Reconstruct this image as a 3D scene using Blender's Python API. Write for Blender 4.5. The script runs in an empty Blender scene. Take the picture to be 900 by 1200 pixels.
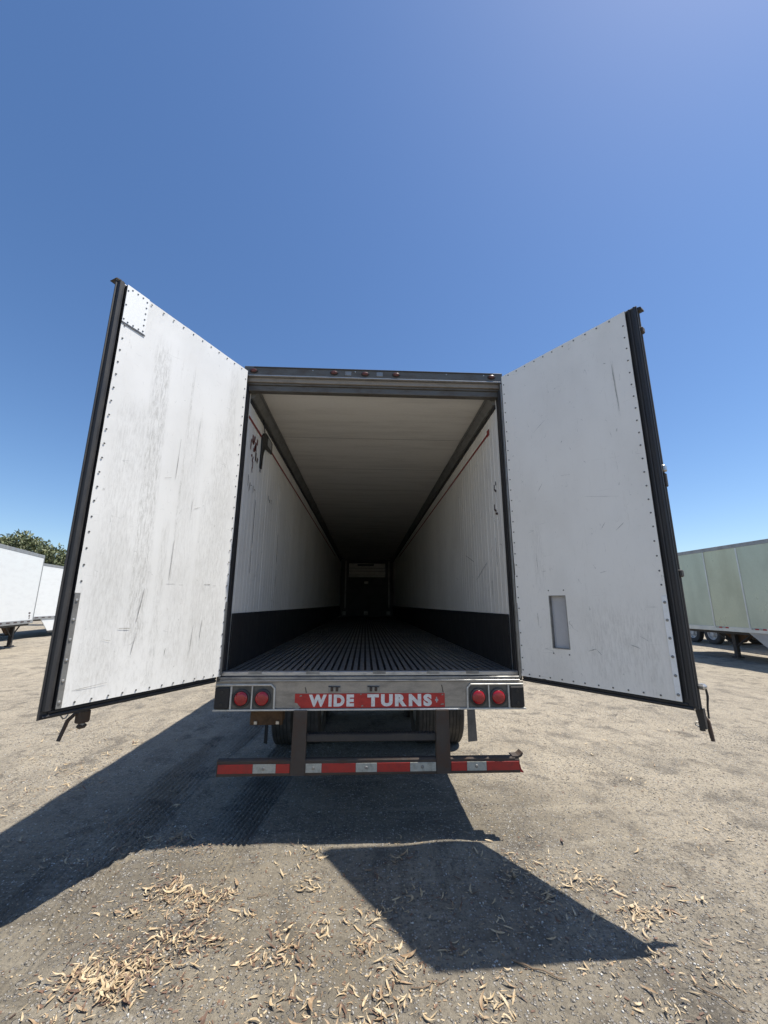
import bpy, bmesh, math, random
import numpy as np
from mathutils import Vector, Matrix, Quaternion
random.seed(7); RNG = np.random.default_rng(7)
SC = bpy.context.scene
COL = SC.collection
R = math.radians

# ------------------------------------------------------------------ camera, sky, sun, exposure
cam = bpy.data.cameras.new("camera"); cam_o = bpy.data.objects.new("camera", cam); COL.objects.link(cam_o)
cam.sensor_fit = 'HORIZONTAL'; cam.sensor_width = 36.0; cam.lens = 36.0 * 471.92 / 900.0
cam.clip_start = 0.05; cam.clip_end = 6000
rt = Vector((0.99893479, -0.04594477, 0.00428578)); up = Vector((-0.01443635, -0.22295319, 0.97472225)); fw = Vector((0.04382786, 0.97374584, 0.22337897))
cam_o.matrix_world = Matrix(((rt.x, up.x, -fw.x, -0.0686), (rt.y, up.y, -fw.y, -3.6362), (rt.z, up.z, -fw.z, 1.7841), (0, 0, 0, 1)))
SC.camera = cam_o

SUN = Vector((0.405, 0.012, 1.0)).normalized()
SUN_EL = math.asin(SUN.z); SUN_AZ = math.atan2(SUN.x, SUN.y)
world = bpy.data.worlds.new("World"); SC.world = world; world.use_nodes = True
wn = world.node_tree; wn.nodes.clear()
sky = wn.nodes.new('ShaderNodeTexSky'); sky.sky_type = 'NISHITA'; sky.sun_disc = False
sky.sun_elevation = SUN_EL; sky.sun_rotation = SUN_AZ
sky.altitude = 100; sky.air_density = 1.0; sky.dust_density = 0.5; sky.ozone_density = 3.0
bg = wn.nodes.new('ShaderNodeBackground'); bg.inputs['Strength'].default_value = 0.108
wo = wn.nodes.new('ShaderNodeOutputWorld')
hs = wn.nodes.new('ShaderNodeHueSaturation'); hs.inputs['Saturation'].default_value = 1.15; hs.inputs['Hue'].default_value = .503
wn.links.new(sky.outputs[0], hs.inputs['Color']); wn.links.new(hs.outputs[0], bg.inputs[0]); wn.links.new(bg.outputs[0], wo.inputs[0])
sl = bpy.data.lights.new("sun", 'SUN'); sl.energy = 4.9; sl.angle = R(0.53); sl.color = (1.0, 0.945, 0.855)
so = bpy.data.objects.new("sun", sl); COL.objects.link(so)
so.rotation_mode = 'QUATERNION'; so.rotation_quaternion = SUN.to_track_quat('Z', 'Y'); so.location = (6, 0, 14)
SC.view_settings.view_transform = 'Standard'; SC.view_settings.look = 'None'
SC.view_settings.exposure = 0.52; SC.view_settings.gamma = 1.0; SC.view_settings.use_curve_mapping = False
SC.cycles.max_bounces = 10; SC.cycles.diffuse_bounces = 6

# ------------------------------------------------------------------ material helpers
def nd(nt, t, **k):
    n = nt.nodes.new(t)
    for a, b in k.items():
        if a.startswith('i_'): n.inputs[a[2:].replace('_', ' ')].default_value = b
        else: setattr(n, a, b)
    return n
def coords(nt, scale=(1, 1, 1), kind='Object', rot=(0, 0, 0)):
    tc = nt.nodes.new('ShaderNodeTexCoord'); mp = nt.nodes.new('ShaderNodeMapping')
    mp.inputs['Scale'].default_value = scale; mp.inputs['Rotation'].default_value = rot
    if kind == 'Position':
        g = nt.nodes.new('ShaderNodeNewGeometry'); nt.links.new(g.outputs['Position'], mp.inputs[0])
    else: nt.links.new(tc.outputs[kind], mp.inputs[0])
    return mp.outputs[0]
def noise(nt, vec, scale, detail=4, rough=.55, dist=0):
    n = nt.nodes.new('ShaderNodeTexNoise'); n.inputs['Scale'].default_value = scale; n.inputs['Detail'].default_value = detail
    n.inputs['Roughness'].default_value = rough; n.inputs['Distortion'].default_value = dist
    nt.links.new(vec, n.inputs['Vector']); return n.outputs['Fac']
def ramp(nt, f, a, b, ca=0.0, cb=1.0):
    m = nt.nodes.new('ShaderNodeMapRange'); m.interpolation_type = 'SMOOTHSTEP'
    m.inputs['From Min'].default_value = a; m.inputs['From Max'].default_value = b
    m.inputs['To Min'].default_value = ca; m.inputs['To Max'].default_value = cb
    nt.links.new(f, m.inputs['Value']); return m.outputs['Result']
def math_n(nt, op, a, b=None):
    m = nt.nodes.new('ShaderNodeMath'); m.operation = op
    for i, v in enumerate((a, b)):
        if v is None: continue
        if isinstance(v, (int, float)): m.inputs[i].default_value = v
        else: nt.links.new(v, m.inputs[i])
    return m.outputs[0]
def mix(nt, f, a, b):
    m = nt.nodes.new('ShaderNodeMix'); m.data_type = 'RGBA'
    if isinstance(f, (int, float)): m.inputs[0].default_value = f
    else: nt.links.new(f, m.inputs[0])
    for i, v in ((6, a), (7, b)):
        if isinstance(v, tuple): m.inputs[i].default_value = (*v, 1) if len(v) == 3 else v
        else: nt.links.new(v, m.inputs[i])
    return m.outputs[2]
def new_mat(name, rough=.6, metal=0.0):
    m = bpy.data.materials.new(name); m.use_nodes = True; nt = m.node_tree
    b = nt.nodes['Principled BSDF']; b.inputs['Roughness'].default_value = rough; b.inputs['Metallic'].default_value = metal
    return m, nt, b
def bump(nt, b, h, strength=.3, dist=.01):
    n = nt.nodes.new('ShaderNodeBump'); n.inputs['Strength'].default_value = strength; n.inputs['Distance'].default_value = dist
    nt.links.new(h, n.inputs['Height']); nt.links.new(n.outputs[0], b.inputs['Normal'])
def mat(name, c, dirt=None, amount=.5, scale=8, rough=.6, metal=0.0, stretch=(1, 1, 1), bmp=.15, fine=120):
    m, nt, b = new_mat(name, rough, metal)
    dirt = dirt or tuple(x * .5 for x in c)
    v = coords(nt, stretch); n1 = noise(nt, v, scale, 6, .65); f = ramp(nt, n1, .42, .72, 0, amount)
    n2 = noise(nt, v, fine, 3); col = mix(nt, f, c, dirt)
    g = mix(nt, ramp(nt, n2, .3, .7, 0, .25), col, dirt)
    nt.links.new(g, b.inputs['Base Color'])
    r = ramp(nt, n1, .3, .7, max(rough - .12, .05), min(rough + .12, 1)); nt.links.new(r, b.inputs['Roughness'])
    if bmp: bump(nt, b, math_n(nt, 'ADD', n1, n2), bmp, .003)
    return m

def white_panel(name, base, grime, smears, seed=0.0, heavy=.5):
    """white sheet lining with vertical rub marks, fine scratches and low hand grime (all in the door's own coordinates)"""
    m, nt, b = new_mat(name, .42)
    v = coords(nt); sep = nt.nodes.new('ShaderNodeSeparateXYZ'); nt.links.new(v, sep.inputs[0])
    off = nt.nodes.new('ShaderNodeVectorMath'); off.operation = 'ADD'; off.inputs[1].default_value = (seed, seed * 2, seed); nt.links.new(v, off.inputs[0]); v = off.outputs[0]
    def st(sx, sz, rot=0):
        mp = nt.nodes.new('ShaderNodeMapping'); mp.inputs['Scale'].default_value = (sx, 1, sz); mp.inputs['Rotation'].default_value = (0, rot, 0); nt.links.new(v, mp.inputs[0]); return mp.outputs[0]
    cloud = noise(nt, st(1, .6), 2.2, 6, .6)
    streak = noise(nt, st(14, 1.1), 2.4, 7, .7, .4)
    speck = noise(nt, st(3, 1.5), 26, 6, .75)
    col = mix(nt, ramp(nt, cloud, .35, .75, 0, .22), base, grime)
    f = math_n(nt, 'MULTIPLY', ramp(nt, streak, .55, .74), ramp(nt, speck, .40, .62))
    # smear bands: (centre s, half width, z low, z high, strength, lean)
    tot = None
    for (s, w, z0, z1, k, lean) in smears:
        x = math_n(nt, 'SUBTRACT', sep.outputs[0], s); x = math_n(nt, 'SUBTRACT', x, math_n(nt, 'MULTIPLY', math_n(nt, 'SUBTRACT', sep.outputs[2], z0), lean))
        bx = ramp(nt, math_n(nt, 'ABSOLUTE', x), w * .6, w * 1.3, 1, 0)
        bz = math_n(nt, 'MULTIPLY', ramp(nt, sep.outputs[2], z0 - .08, z0 + .12), ramp(nt, sep.outputs[2], z1 - .15, z1 + .08, 1, 0))
        t = math_n(nt, 'MULTIPLY', math_n(nt, 'MULTIPLY', bx, bz), k); tot = t if tot is None else math_n(nt, 'MAXIMUM', tot, t)
    band = math_n(nt, 'MULTIPLY', tot, ramp(nt, noise(nt, st(11, 1.6), 7, 8, .82, .15), .40, .66))
    col = mix(nt, math_n(nt, 'MULTIPLY', f, heavy * .6), col, grime)
    col = mix(nt, math_n(nt, 'MULTIPLY', band, .55), col, tuple(x * .62 for x in grime))
    low = math_n(nt, 'MULTIPLY', ramp(nt, sep.outputs[2], 1.1, 2.6, 1, 0), ramp(nt, noise(nt, st(2.6, 1), 15, 8, .82, .5), .46, .70))
    col = mix(nt, math_n(nt, 'MULTIPLY', low, heavy * .5), col, tuple(x * .8 for x in grime))
    # hairline scratches: thin iso-lines of stretched noise
    for sx, sz, rot, k, sc in ((7, 1.0, .05, .5, 1.3), (1.3, 6, .12, .35, 1.1), (5, 1.5, .7, .3, 1.6)):
        l = noise(nt, st(sx, sz, rot), sc, 2, .5, .1)
        th = ramp(nt, math_n(nt, 'ABSOLUTE', math_n(nt, 'SUBTRACT', l, .5)), .0, .0035, 1, 0)
        g = math_n(nt, 'MULTIPLY', th, ramp(nt, noise(nt, st(2, 2, rot), 3.1 + sx, 3), .55, .66))
        col = mix(nt, math_n(nt, 'MULTIPLY', g, k), col, (.16, .16, .15))
    nt.links.new(col, b.inputs['Base Color'])
    nt.links.new(ramp(nt, speck, .3, .7, .36, .6), b.inputs['Roughness'])
    bump(nt, b, math_n(nt, 'ADD', cloud, math_n(nt, 'MULTIPLY', speck, .04)), .12, .02)
    return m

M = {}
M['door_left'] = white_panel('white_door_liner_left', (.76, .76, .745), (.38, .365, .325), [(.77, .07, 1.5, 3.75, 1.0, .03), (.55, .012, 1.9, 3.7, .8, .0), (.16, .12, 1.2, 3.4, .6, .0), (.30, .05, 1.2, 2.8, .5, .0), (.45, .09, 1.3, 3.3, .4, .02), (.98, .12, 1.25, 3.2, .55, .0), (.12, .05, 2.6, 3.95, .6, .0), (.62, .03, 1.2, 2.4, .6, .01)], 0, .62)
M['door_right'] = white_panel('white_door_liner_right', (.86, .835, .78), (.50, .47, .41), [(1.03, .008, 3.2, 3.65, 1.0, -.02), (.85, .25, 1.25, 1.8, .55, .0), (.25, .05, 1.9, 2.5, .4, .0)], 5.3, .38)
M['wall_liner'] = white_panel('white_wall_liner', (.89, .865, .81), (.50, .47, .42), [(.5, .01, 2, 3, .1, 0)], 9.1, .6)
M['patch'] = mat('bright_white_patch', (.86, .87, .87), (.66, .66, .62), .35, 14, .38, 0, (1, 1, 1), .05)
M['ceiling'] = mat('ceiling_sheet', (.74, .72, .67), (.48, .46, .42), .45, 2.0, .55, 0, (.5, 3.0, 1), .10, 60)
M['cove'] = mat('cove_grey', (.22, .22, .21), (.13, .13, .12), .4, 9, .5, .2)
M['rubber'] = mat('black_rubber', (.022, .022, .025), (.07, .066, .06), .45, 7, .55, 0, (3, 3, .6), .15)
M['rubber_dull'] = mat('dull_black_rubber', (.016, .015, .015), (.05, .045, .04), .6, 6, .75, 0, (1, 1, 1), .3)
M['dark_paint'] = mat('dark_chassis_paint', (.035, .034, .034), (.09, .075, .06), .55, 9, .7, .2, (1, 1, 1), .4)
M['scuff'] = mat('black_scuff_plate', (.009, .009, .010), (.035, .034, .033), .45, 7, .75, 0, (1, 4, 1), .1)
M['alu'] = mat('worn_aluminium', (.46, .46, .46), (.24, .235, .22), .6, 10, .42, .75, (1.2, 1, 4), .15)
M['bright_frame'] = mat('bright_light_frame', (.58, .57, .53), (.3, .27, .22), .5, 14, .5, .15)
M['tan_lip'] = mat('tan_header_lip', (.27, .24, .205), (.14, .12, .10), .6, 7, .55, .2)
M['vent_grey'] = mat('vent_grey', (.46, .46, .47), (.34, .34, .34), .4, 3, .5, 0, (1, 1, 1), .02)
M['housing'] = mat('light_housing', (.13, .125, .11), (.06, .055, .05), .6, 14, .6, .2)
M['alu_dull'] = mat('dull_aluminium', (.30, .30, .29), (.15, .14, .13), .6, 7, .5, .6, (1, 1, 1), .2)
M['floor_alu'] = mat('floor_aluminium', (.34, .34, .34), (.13, .13, .13), .6, 5, .42, .6, (2, .5, 1), .15)
M['steel_face'] = mat('stainless_sill', (.34, .315, .28), (.17, .15, .125), .65, 5, .42, .35, (1, 1, 3), .12, 70)
M['rear_frame'] = mat('rear_frame_steel', (.125, .122, .11), (.07, .055, .045), .7, 9, .5, .2, (.6, 1, 1.5), .15)
M['rust_steel'] = mat('rusting_guard_steel', (.062, .052, .044), (.095, .055, .035), .7, 9, .8, .15, (1, 1, 1), .5)
M['rust'] = mat('brown_rust', (.11, .062, .032), (.05, .034, .024), .7, 13, .9, .05, (1, 1, 1), .6)
M['exterior'] = mat('white_exterior_skin', (.74, .74, .73), (.5, .49, .46), .4, 3, .4, .1)
M['roof'] = mat('aluminium_roof', (.5, .5, .5), None, .4, 4, .5, .4)
M['tyre'] = mat('tyre_rubber', (.035, .034, .033), (.11, .10, .09), .65, 8, .85, 0, (1, 1, 1), .4)
M['hub'] = mat('white_painted_wheel', (.62, .62, .60), (.22, .2, .17), .6, 8, .5, .1)
M['flap'] = mat('grey_mud_flap', (.14, .135, .13), (.07, .07, .065), .5, 10, .8)
M['red_line'] = mat('red_line_paint', (.30, .025, .02), (.12, .02, .02), .5, 9, .6, 0, (1, 1, 1), .0)
M['sign_red'] = mat('red_sign', (.45, .020, .018), (.22, .018, .014), .5, 13, .45, 0, (1, 1, 2), .08, 60)
M['sign_white'] = mat('sign_white', (.76, .75, .73), (.45, .40, .37), .5, 30, .5, 0, (1, 1, 1), .05)
M['tape_red'] = mat('reflective_red_tape', (.40, .02, .018), (.20, .03, .022), .65, 16, .45, 0, (1, 1, 1), .2)
M['tape_white'] = mat('reflective_white_tape', (.42, .42, .37), (.20, .195, .16), .7, 20, .45, 0, (1, 1, 1), .2)
M['mark_dark'] = mat('dark_ink_mark', (.06, .03, .03), (.03, .02, .02), .5, 30, .6)
M['mark_red'] = mat('faded_red_ink', (.17, .035, .03), (.05, .03, .03), .7, 30, .6)
M['mark_scrape'] = mat('grey_scrape', (.42, .41, .39), (.17, .17, .16), .8, 60, .7, 0, (1, 1, 1), 0)
M['mark_grey'] = mat('grey_label', (.42, .42, .42), (.1, .1, .1), .6, 60, .6)
M['black_plastic'] = mat('black_plastic', (.012, .012, .013), (.04, .04, .04), .4, 20, .4)
M['rivet'] = mat('rivet_metal', (.16, .16, .155), (.05, .05, .05), .5, 90, .35, .6, (1, 1, 1), 0)
M['bolt'] = mat('bright_bolt', (.55, .54, .52), (.25, .24, .22), .5, 60, .35, .8, (1, 1, 1), 0)
M['pale_panel'] = mat('pale_bulkhead_panel', (.82, .79, .73), (.4, .36, .3), .5, 5, .5)
M['bulkhead'] = mat('dark_bulkhead', (.07, .07, .07), (.03, .03, .03), .4, 4, .6)
M['green_side'] = mat('pale_green_trailer_skin', (.50, .53, .40), (.38, .40, .28), .55, 1.1, .36, .15, (1, 1, .5), .04, 30)  # reflective pale panels: greenish reflection in shade painted into the base colour
M['green_reflection_side_b'] = mat('painted_green_reflection_skin_b', (.47, .52, .42), (.38, .42, .32), .55, 1.3, .36, .15, (1, 1, .5), .04, 30)
M['green_seam'] = mat('pale_seam_cover', (.58, .60, .58), (.4, .42, .4), .4, 3, .4, .3)
M['grey_rail'] = mat('grey_trailer_rail', (.30, .31, .32), (.18, .18, .17), .5, 4, .5, .3)
M['white_skin'] = mat('white_trailer_skin', (.74, .755, .75), (.62, .63, .62), .4, 1.5, .42, 0, (1, 1, 3), .03)
M['grey_skirt'] = mat('grey_side_skirt', (.42, .42, .40), (.28, .27, .25), .5, 2, .5)
m, nt, b = new_mat('red_lens', .18); b.inputs['Base Color'].default_value = (.48, .012, .022, 1); b.inputs['Coat Weight'].default_value = .3
v = coords(nt); w = nd(nt, 'ShaderNodeTexVoronoi'); w.inputs['Scale'].default_value = 90; nt.links.new(v, w.inputs['Vector']); bump(nt, b, w.outputs['Distance'], .25, .002)
nt.links.new(mix(nt, ramp(nt, noise(nt, v, 25, 4), .4, .7, 0, .5), (.33, .010, .016), (.17, .008, .012)), b.inputs['Base Color']); M['lens'] = m
M['lens_small'] = mat('dusty_marker_lens', (.09, .018, .014), (.10, .05, .04), .5, 40, .35)

# ground --------------------------------------------------------------------------------
m, nt, b = new_mat('gravel_yard', .95)
v = coords(nt, (1, 1, 1), 'Position'); 
vs = coords(nt, (.35, 1.6, 1), 'Position', (0, 0, R(-14)))
big = noise(nt, v, .55, 5, .6, .3); streak = noise(nt, vs, 1.4, 6, .65, .5)
grit = noise(nt, v, 42, 6, .8); speck = noise(nt, v, 150, 3, .7); patch = noise(nt, v, 2.6, 6, .68, .4)
vor = nd(nt, 'ShaderNodeTexVoronoi'); vor.inputs['Scale'].default_value = 62; vor.inputs['Randomness'].default_value = 1; nt.links.new(v, vor.inputs['Vector'])
vor2 = nd(nt, 'ShaderNodeTexVoronoi'); vor2.inputs['Scale'].default_value = 21; nt.links.new(v, vor2.inputs['Vector'])
c = mix(nt, ramp(nt, big, .35, .66), (.170, .147, .110), (.270, .235, .180))
c = mix(nt, ramp(nt, streak, .42, .64, 0, .75), c, (.34, .297, .225))
tv = coords(nt, (9, .55, 1), 'Position', (0, 0, R(-4))); tr_ = noise(nt, tv, 1.5, 5, .7, .3)
c = mix(nt, ramp(nt, tr_, .50, .66, 0, .45), c, (.135, .117, .09))
tv2 = coords(nt, (.5, 7, 1), 'Position', (0, 0, R(28))); c = mix(nt, ramp(nt, noise(nt, tv2, 1.3, 5, .7, .4), .52, .66, 0, .4), c, (.40, .355, .275))
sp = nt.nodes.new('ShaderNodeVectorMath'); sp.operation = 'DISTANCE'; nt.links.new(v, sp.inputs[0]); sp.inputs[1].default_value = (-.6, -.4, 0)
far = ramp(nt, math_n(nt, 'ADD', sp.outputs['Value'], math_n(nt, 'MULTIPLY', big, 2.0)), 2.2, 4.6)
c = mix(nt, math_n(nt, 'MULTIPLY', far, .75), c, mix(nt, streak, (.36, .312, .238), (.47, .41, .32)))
c = mix(nt, ramp(nt, patch, .50, .66, 0, .75), c, (.125, .110, .090))
gm = ramp(nt, noise(nt, v, 1.3, 4, .6, .6), .38, .60, .42, 1)
c = mix(nt, math_n(nt, 'MULTIPLY', gm, ramp(nt, grit, .50, .64, 0, .85)), c, (.078, .072, .064))
c = mix(nt, ramp(nt, noise(nt, v, 13, 6, .8), .55, .72, 0, .55), c, (.11, .10, .085))
c = mix(nt, math_n(nt, 'MULTIPLY', gm, ramp(nt, grit, .46, .30, 0, .75)), c, (.48, .445, .385))
sv = nd(nt, 'ShaderNodeSeparateColor'); nt.links.new(vor.outputs['Color'], sv.inputs[0])
peb = math_n(nt, 'MULTIPLY', ramp(nt, sv.outputs[0], .66, .72), ramp(nt, vor.outputs['Distance'], .35, .5, 1, 0))
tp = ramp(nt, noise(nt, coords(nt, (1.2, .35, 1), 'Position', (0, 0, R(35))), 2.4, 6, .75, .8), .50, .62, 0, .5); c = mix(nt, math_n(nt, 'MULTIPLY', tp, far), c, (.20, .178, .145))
c = mix(nt, math_n(nt, 'MULTIPLY', peb, .9), c, mix(nt, sv.outputs[1], (.16, .15, .14), (.50, .47, .42)))
sv2 = nd(nt, 'ShaderNodeSeparateColor'); nt.links.new(vor2.outputs['Color'], sv2.inputs[0])
peb2 = math_n(nt, 'MULTIPLY', ramp(nt, sv2.outputs[0], .90, .93), ramp(nt, vor2.outputs['Distance'], .28, .38, 1, 0))
c = mix(nt, math_n(nt, 'MULTIPLY', peb2, .6), c, mix(nt, sv2.outputs[1], (.12, .11, .10), (.42, .39, .34)))
nt.links.new(c, b.inputs['Base Color']); b.inputs['Specular IOR Level'].default_value = .2
h = math_n(nt, 'ADD', math_n(nt, 'MULTIPLY', grit, .8), math_n(nt, 'MULTIPLY', peb, .5)); h = math_n(nt, 'ADD', h, math_n(nt, 'MULTIPLY', peb2, .8)); h = math_n(nt, 'ADD', h, math_n(nt, 'MULTIPLY', speck, .3))
bump(nt, b, h, 1.0, .022); M['ground'] = m

m, nt, b = new_mat('loose_stones', .9)
v = coords(nt, (1, 1, 1), 'Position'); w = nd(nt, 'ShaderNodeTexVoronoi'); w.inputs['Scale'].default_value = 26; nt.links.new(v, w.inputs['Vector'])
s3 = nd(nt, 'ShaderNodeSeparateColor'); nt.links.new(w.outputs['Color'], s3.inputs[0])
c = mix(nt, s3.outputs[0], (.14, .125, .105), (.38, .345, .29)); c = mix(nt, ramp(nt, s3.outputs[1], .80, .88), c, (.60, .58, .53)); c = mix(nt, ramp(nt, noise(nt, v, 190, 3), .4, .7, 0, .5), c, (.12, .11, .10))
nt.links.new(c, b.inputs['Base Color']); M['stone'] = m

def leaf_mat(name, a, b2):
    m, nt, b = new_mat(name, .6); v = coords(nt, (1, 1, 1), 'Position')
    n1 = noise(nt, v, 30, 4, .6); n2 = noise(nt, v, 160, 3, .6)
    c = mix(nt, ramp(nt, n1, .35, .65), a, b2); c = mix(nt, ramp(nt, n2, .5, .75, 0, .5), c, tuple(x * .45 for x in b2))
    nt.links.new(c, b.inputs['Base Color']); b.inputs['Subsurface Weight'].default_value = 0.0
    return m
M['leaf_pale'] = leaf_mat('pale_straw_leaf', (.56, .45, .29), (.40, .29, .16))
M['leaf_tan'] = leaf_mat('tan_leaf', (.38, .27, .16), (.25, .165, .095))
M['leaf_brown'] = leaf_mat('reddish_brown_leaf', (.19, .11, .07), (.10, .06, .04))
M['leaf_mix'] = leaf_mat('mixed_dry_leaves', (.58, .46, .29), (.30, .18, .09))
M['twig'] = mat('dry_twig', (.24, .17, .11), (.12, .08, .05), .6, 30, .9)
m, nt, b = new_mat('tree_foliage', .6); v = coords(nt, (1, 1, 1), 'Position')
c = mix(nt, ramp(nt, noise(nt, v, 2.3, 4), .38, .62), (.09, .115, .045), (.19, .21, .11)); c = mix(nt, ramp(nt, noise(nt, v, 7, 3), .55, .7, 0, .7), c, (.30, .25, .15))
nt.links.new(c, b.inputs['Base Color']); M['foliage'] = m
M['bark'] = mat('pale_bark', (.20, .16, .12), (.10, .08, .06), .6, 6, .9, 0, (1, 1, .3), .6)

# ------------------------------------------------------------------ mesh helpers
class MB:
    def __init__(s): s.v = []; s.f = []
    def box(s, x0, x1, y0, y1, z0, z1, c=0.0):
        """box with optional chamfer c along all vertical-ish edges (cheap bevel)"""
        if x0 > x1: x0, x1 = x1, x0
        if y0 > y1: y0, y1 = y1, y0
        if z0 > z1: z0, z1 = z1, z0
        if c <= 0:
            n = len(s.v); s.v += [(x, y, z) for z in (z0, z1) for y in (y0, y1) for x in (x0, x1)]
            s.f += [tuple(n + i for i in q) for q in ((0, 2, 3, 1), (4, 5, 7, 6), (0, 1, 5, 4), (2, 6, 7, 3), (0, 4, 6, 2), (1, 3, 7, 5))]
        else:
            bm = bmesh.new(); bmesh.ops.create_cube(bm, size=1)
            bmesh.ops.scale(bm, vec=(x1 - x0, y1 - y0, z1 - z0), verts=bm.verts)
            bmesh.ops.translate(bm, vec=((x0 + x1) / 2, (y0 + y1) / 2, (z0 + z1) / 2), verts=bm.verts)
            bmesh.ops.bevel(bm, geom=list(bm.edges), offset=min(c, (x1 - x0) * .45, (y1 - y0) * .45, (z1 - z0) * .45), segments=1, affect='EDGES')
            s.bm(bm)
        return s
    def bm(s, bm, mtx=None):
        n = len(s.v)
        bm.verts.index_update()
        for v in bm.verts: s.v.append(tuple((mtx @ v.co) if mtx else v.co))
        for f in bm.faces: s.f.append(tuple(n + v.index for v in f.verts))
        bm.free(); return s
    def tube(s, pts, r, n=8, cap=True):
        pts = [Vector(p) for p in pts]; rs = r if isinstance(r, (list, tuple)) else [r] * len(pts)
        base = len(s.v); prev = None
        for i, p in enumerate(pts):
            t = (pts[min(i + 1, len(pts) - 1)] - pts[max(i - 1, 0)]).normalized()
            if prev is None: a = t.orthogonal().normalized()
            else: a = (prev - t * prev.dot(t)).normalized()
            prev = a; bb = t.cross(a)
            for k in range(n):
                an = 2 * math.pi * k / n; s.v.append(tuple(p + (a * math.cos(an) + bb * math.sin(an)) * rs[i]))
        for i in range(len(pts) - 1):
            for k in range(n):
                k2 = (k + 1) % n; s.f.append((base + i * n + k, base + i * n + k2, base + (i + 1) * n + k2, base + (i + 1) * n + k))
        if cap:
            s.f.append(tuple(base + k for k in range(n))[::-1]); s.f.append(tuple(base + (len(pts) - 1) * n + k for k in range(n)))
        return s
    def lathe(s, prof, n=24, mtx=Matrix()):
        """profile [(radius, height)] round local Z; closed ends if radius 0"""
        base = len(s.v)
        for r, h in prof:
            for k in range(n):
                an = 2 * math.pi * k / n; s.v.append(tuple(mtx @ Vector((r * math.cos(an), r * math.sin(an), h))))
        for i in range(len(prof) - 1):
            for k in range(n):
                k2 = (k + 1) % n; s.f.append((base + i * n + k, base + i * n + k2, base + (i + 1) * n + k2, base + (i + 1) * n + k))
        return s
    def prism(s, poly, axis, a0, a1):
        """extrude a 2-D polygon along axis 'x','y' or 'z' from a0 to a1"""
        n = len(s.v); N = len(poly)
        for a in (a0, a1):
            for p, q in poly: s.v.append({'x': (a, p, q), 'y': (p, a, q), 'z': (p, q, a)}[axis])
        for k in range(N): s.f.append((n + k, n + (k + 1) % N, n + N + (k + 1) % N, n + N + k))
        s.f.append(tuple(n + k for k in range(N))[::-1]); s.f.append(tuple(n + N + k for k in range(N))); return s
    def mesh(s, name, material, smooth=False):
        me = bpy.data.meshes.new(name); me.from_pydata(s.v, [], s.f); me.update()
        bm = bmesh.new(); bm.from_mesh(me); bmesh.ops.recalc_face_normals(bm, faces=bm.faces); bm.to_mesh(me); bm.free()
        if material: me.materials.append(material)
        if smooth:
            me.shade_smooth(); 
            try: me.set_sharp_from_angle(angle=R(35))
            except Exception: pass
        return me
    def build(s, name, material, parent=None, smooth=False, kind=None):
        return place(name, s.mesh(name, material, smooth), parent, kind=kind)
def place(name, me, parent=None, loc=None, kind=None, rot=None):
    o = bpy.data.objects.new(name, me); COL.objects.link(o)
    if parent: o.parent = parent
    if loc is not None: o.location = loc
    if rot is not None: o.rotation_euler = rot
    if kind: o['kind'] = kind
    return o
def bx(x0, x1, y0, y1, z0, z1, c=0.0): return MB().box(x0, x1, y0, y1, z0, z1, c)
def thing(name, label, cat, loc=(0, 0, 0), rz=0, group=None):
    o = bpy.data.objects.new(name, None); COL.objects.link(o); o.location = loc; o.rotation_euler = (0, 0, rz)
    o.empty_display_size = .3; o['label'] = label; o['category'] = cat
    if group: o['group'] = group
    return o

# ------------------------------------------------------------------ ground
def smooth(a, b, x):
    t = np.clip((x - a) / (b - a), 0, 1); return t * t * (3 - 2 * t)
_ph = RNG.uniform(0, 6.28, 60); _an = RNG.uniform(0, 6.28, 60); _fr = np.exp(RNG.uniform(np.log(.7), np.log(30), 60))
def gz(x, y):
    x = np.asarray(x, float); y = np.asarray(y, float); d = np.hypot(x, y)
    z = -0.12 * smooth(6, 12, d)
    n = np.zeros_like(x)
    for p, a, f in zip(_ph, _an, _fr): n = n + np.sin((x * math.cos(a) + y * math.sin(a)) * f + p) * (.006 / f ** .72)
    z = z + n * (1 - smooth(15, 40, d))
    # tyre tracks with tread ridges, running along the trailer
    for (x0, w, y0, y1, lean, dep, pitch) in ((-1.95, .30, -3, 4.5, .04, .013, .05), (-1.12, .26, -1.0, 5, .09, .011, .042), (1.35, .22, 1.5, 5, -.05, .003, .04), (2.9, .25, -2.5, 7, -.22, .004, .05)):
        u = x - (x0 + lean * y + .03 * np.sin(y * 1.3 + x0)); m_ = smooth(w, w - .06, np.abs(u)) * smooth(y0, y0 + .8, y) * smooth(y1, y1 - 1, y)
        z = z - m_ * .006 + m_ * dep * 1.0 * np.sin(u * 2 * math.pi / pitch) * (.6 + .4 * np.sin(y * 2.1 + u * 9))
    return z
def axis(lo, hi, step, far, g=1.09):
    a = list(np.arange(lo, hi + 1e-6, step)); s = step; p = hi
    while p < far: s *= g; p += s; a.append(p)
    s = step; p = lo; pre = []
    while p > -far: s *= g; p -= s; pre.append(p)
    return np.array(pre[::-1] + a)
xs = axis(-3.4, 3.4, .0125, 2500, 1.06); ys = axis(-2.0, 2.2, .0175, 2500, 1.05)
X, Y = np.meshgrid(xs, ys); Z = gz(X, Y)
nx, ny = len(xs), len(ys)
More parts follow.
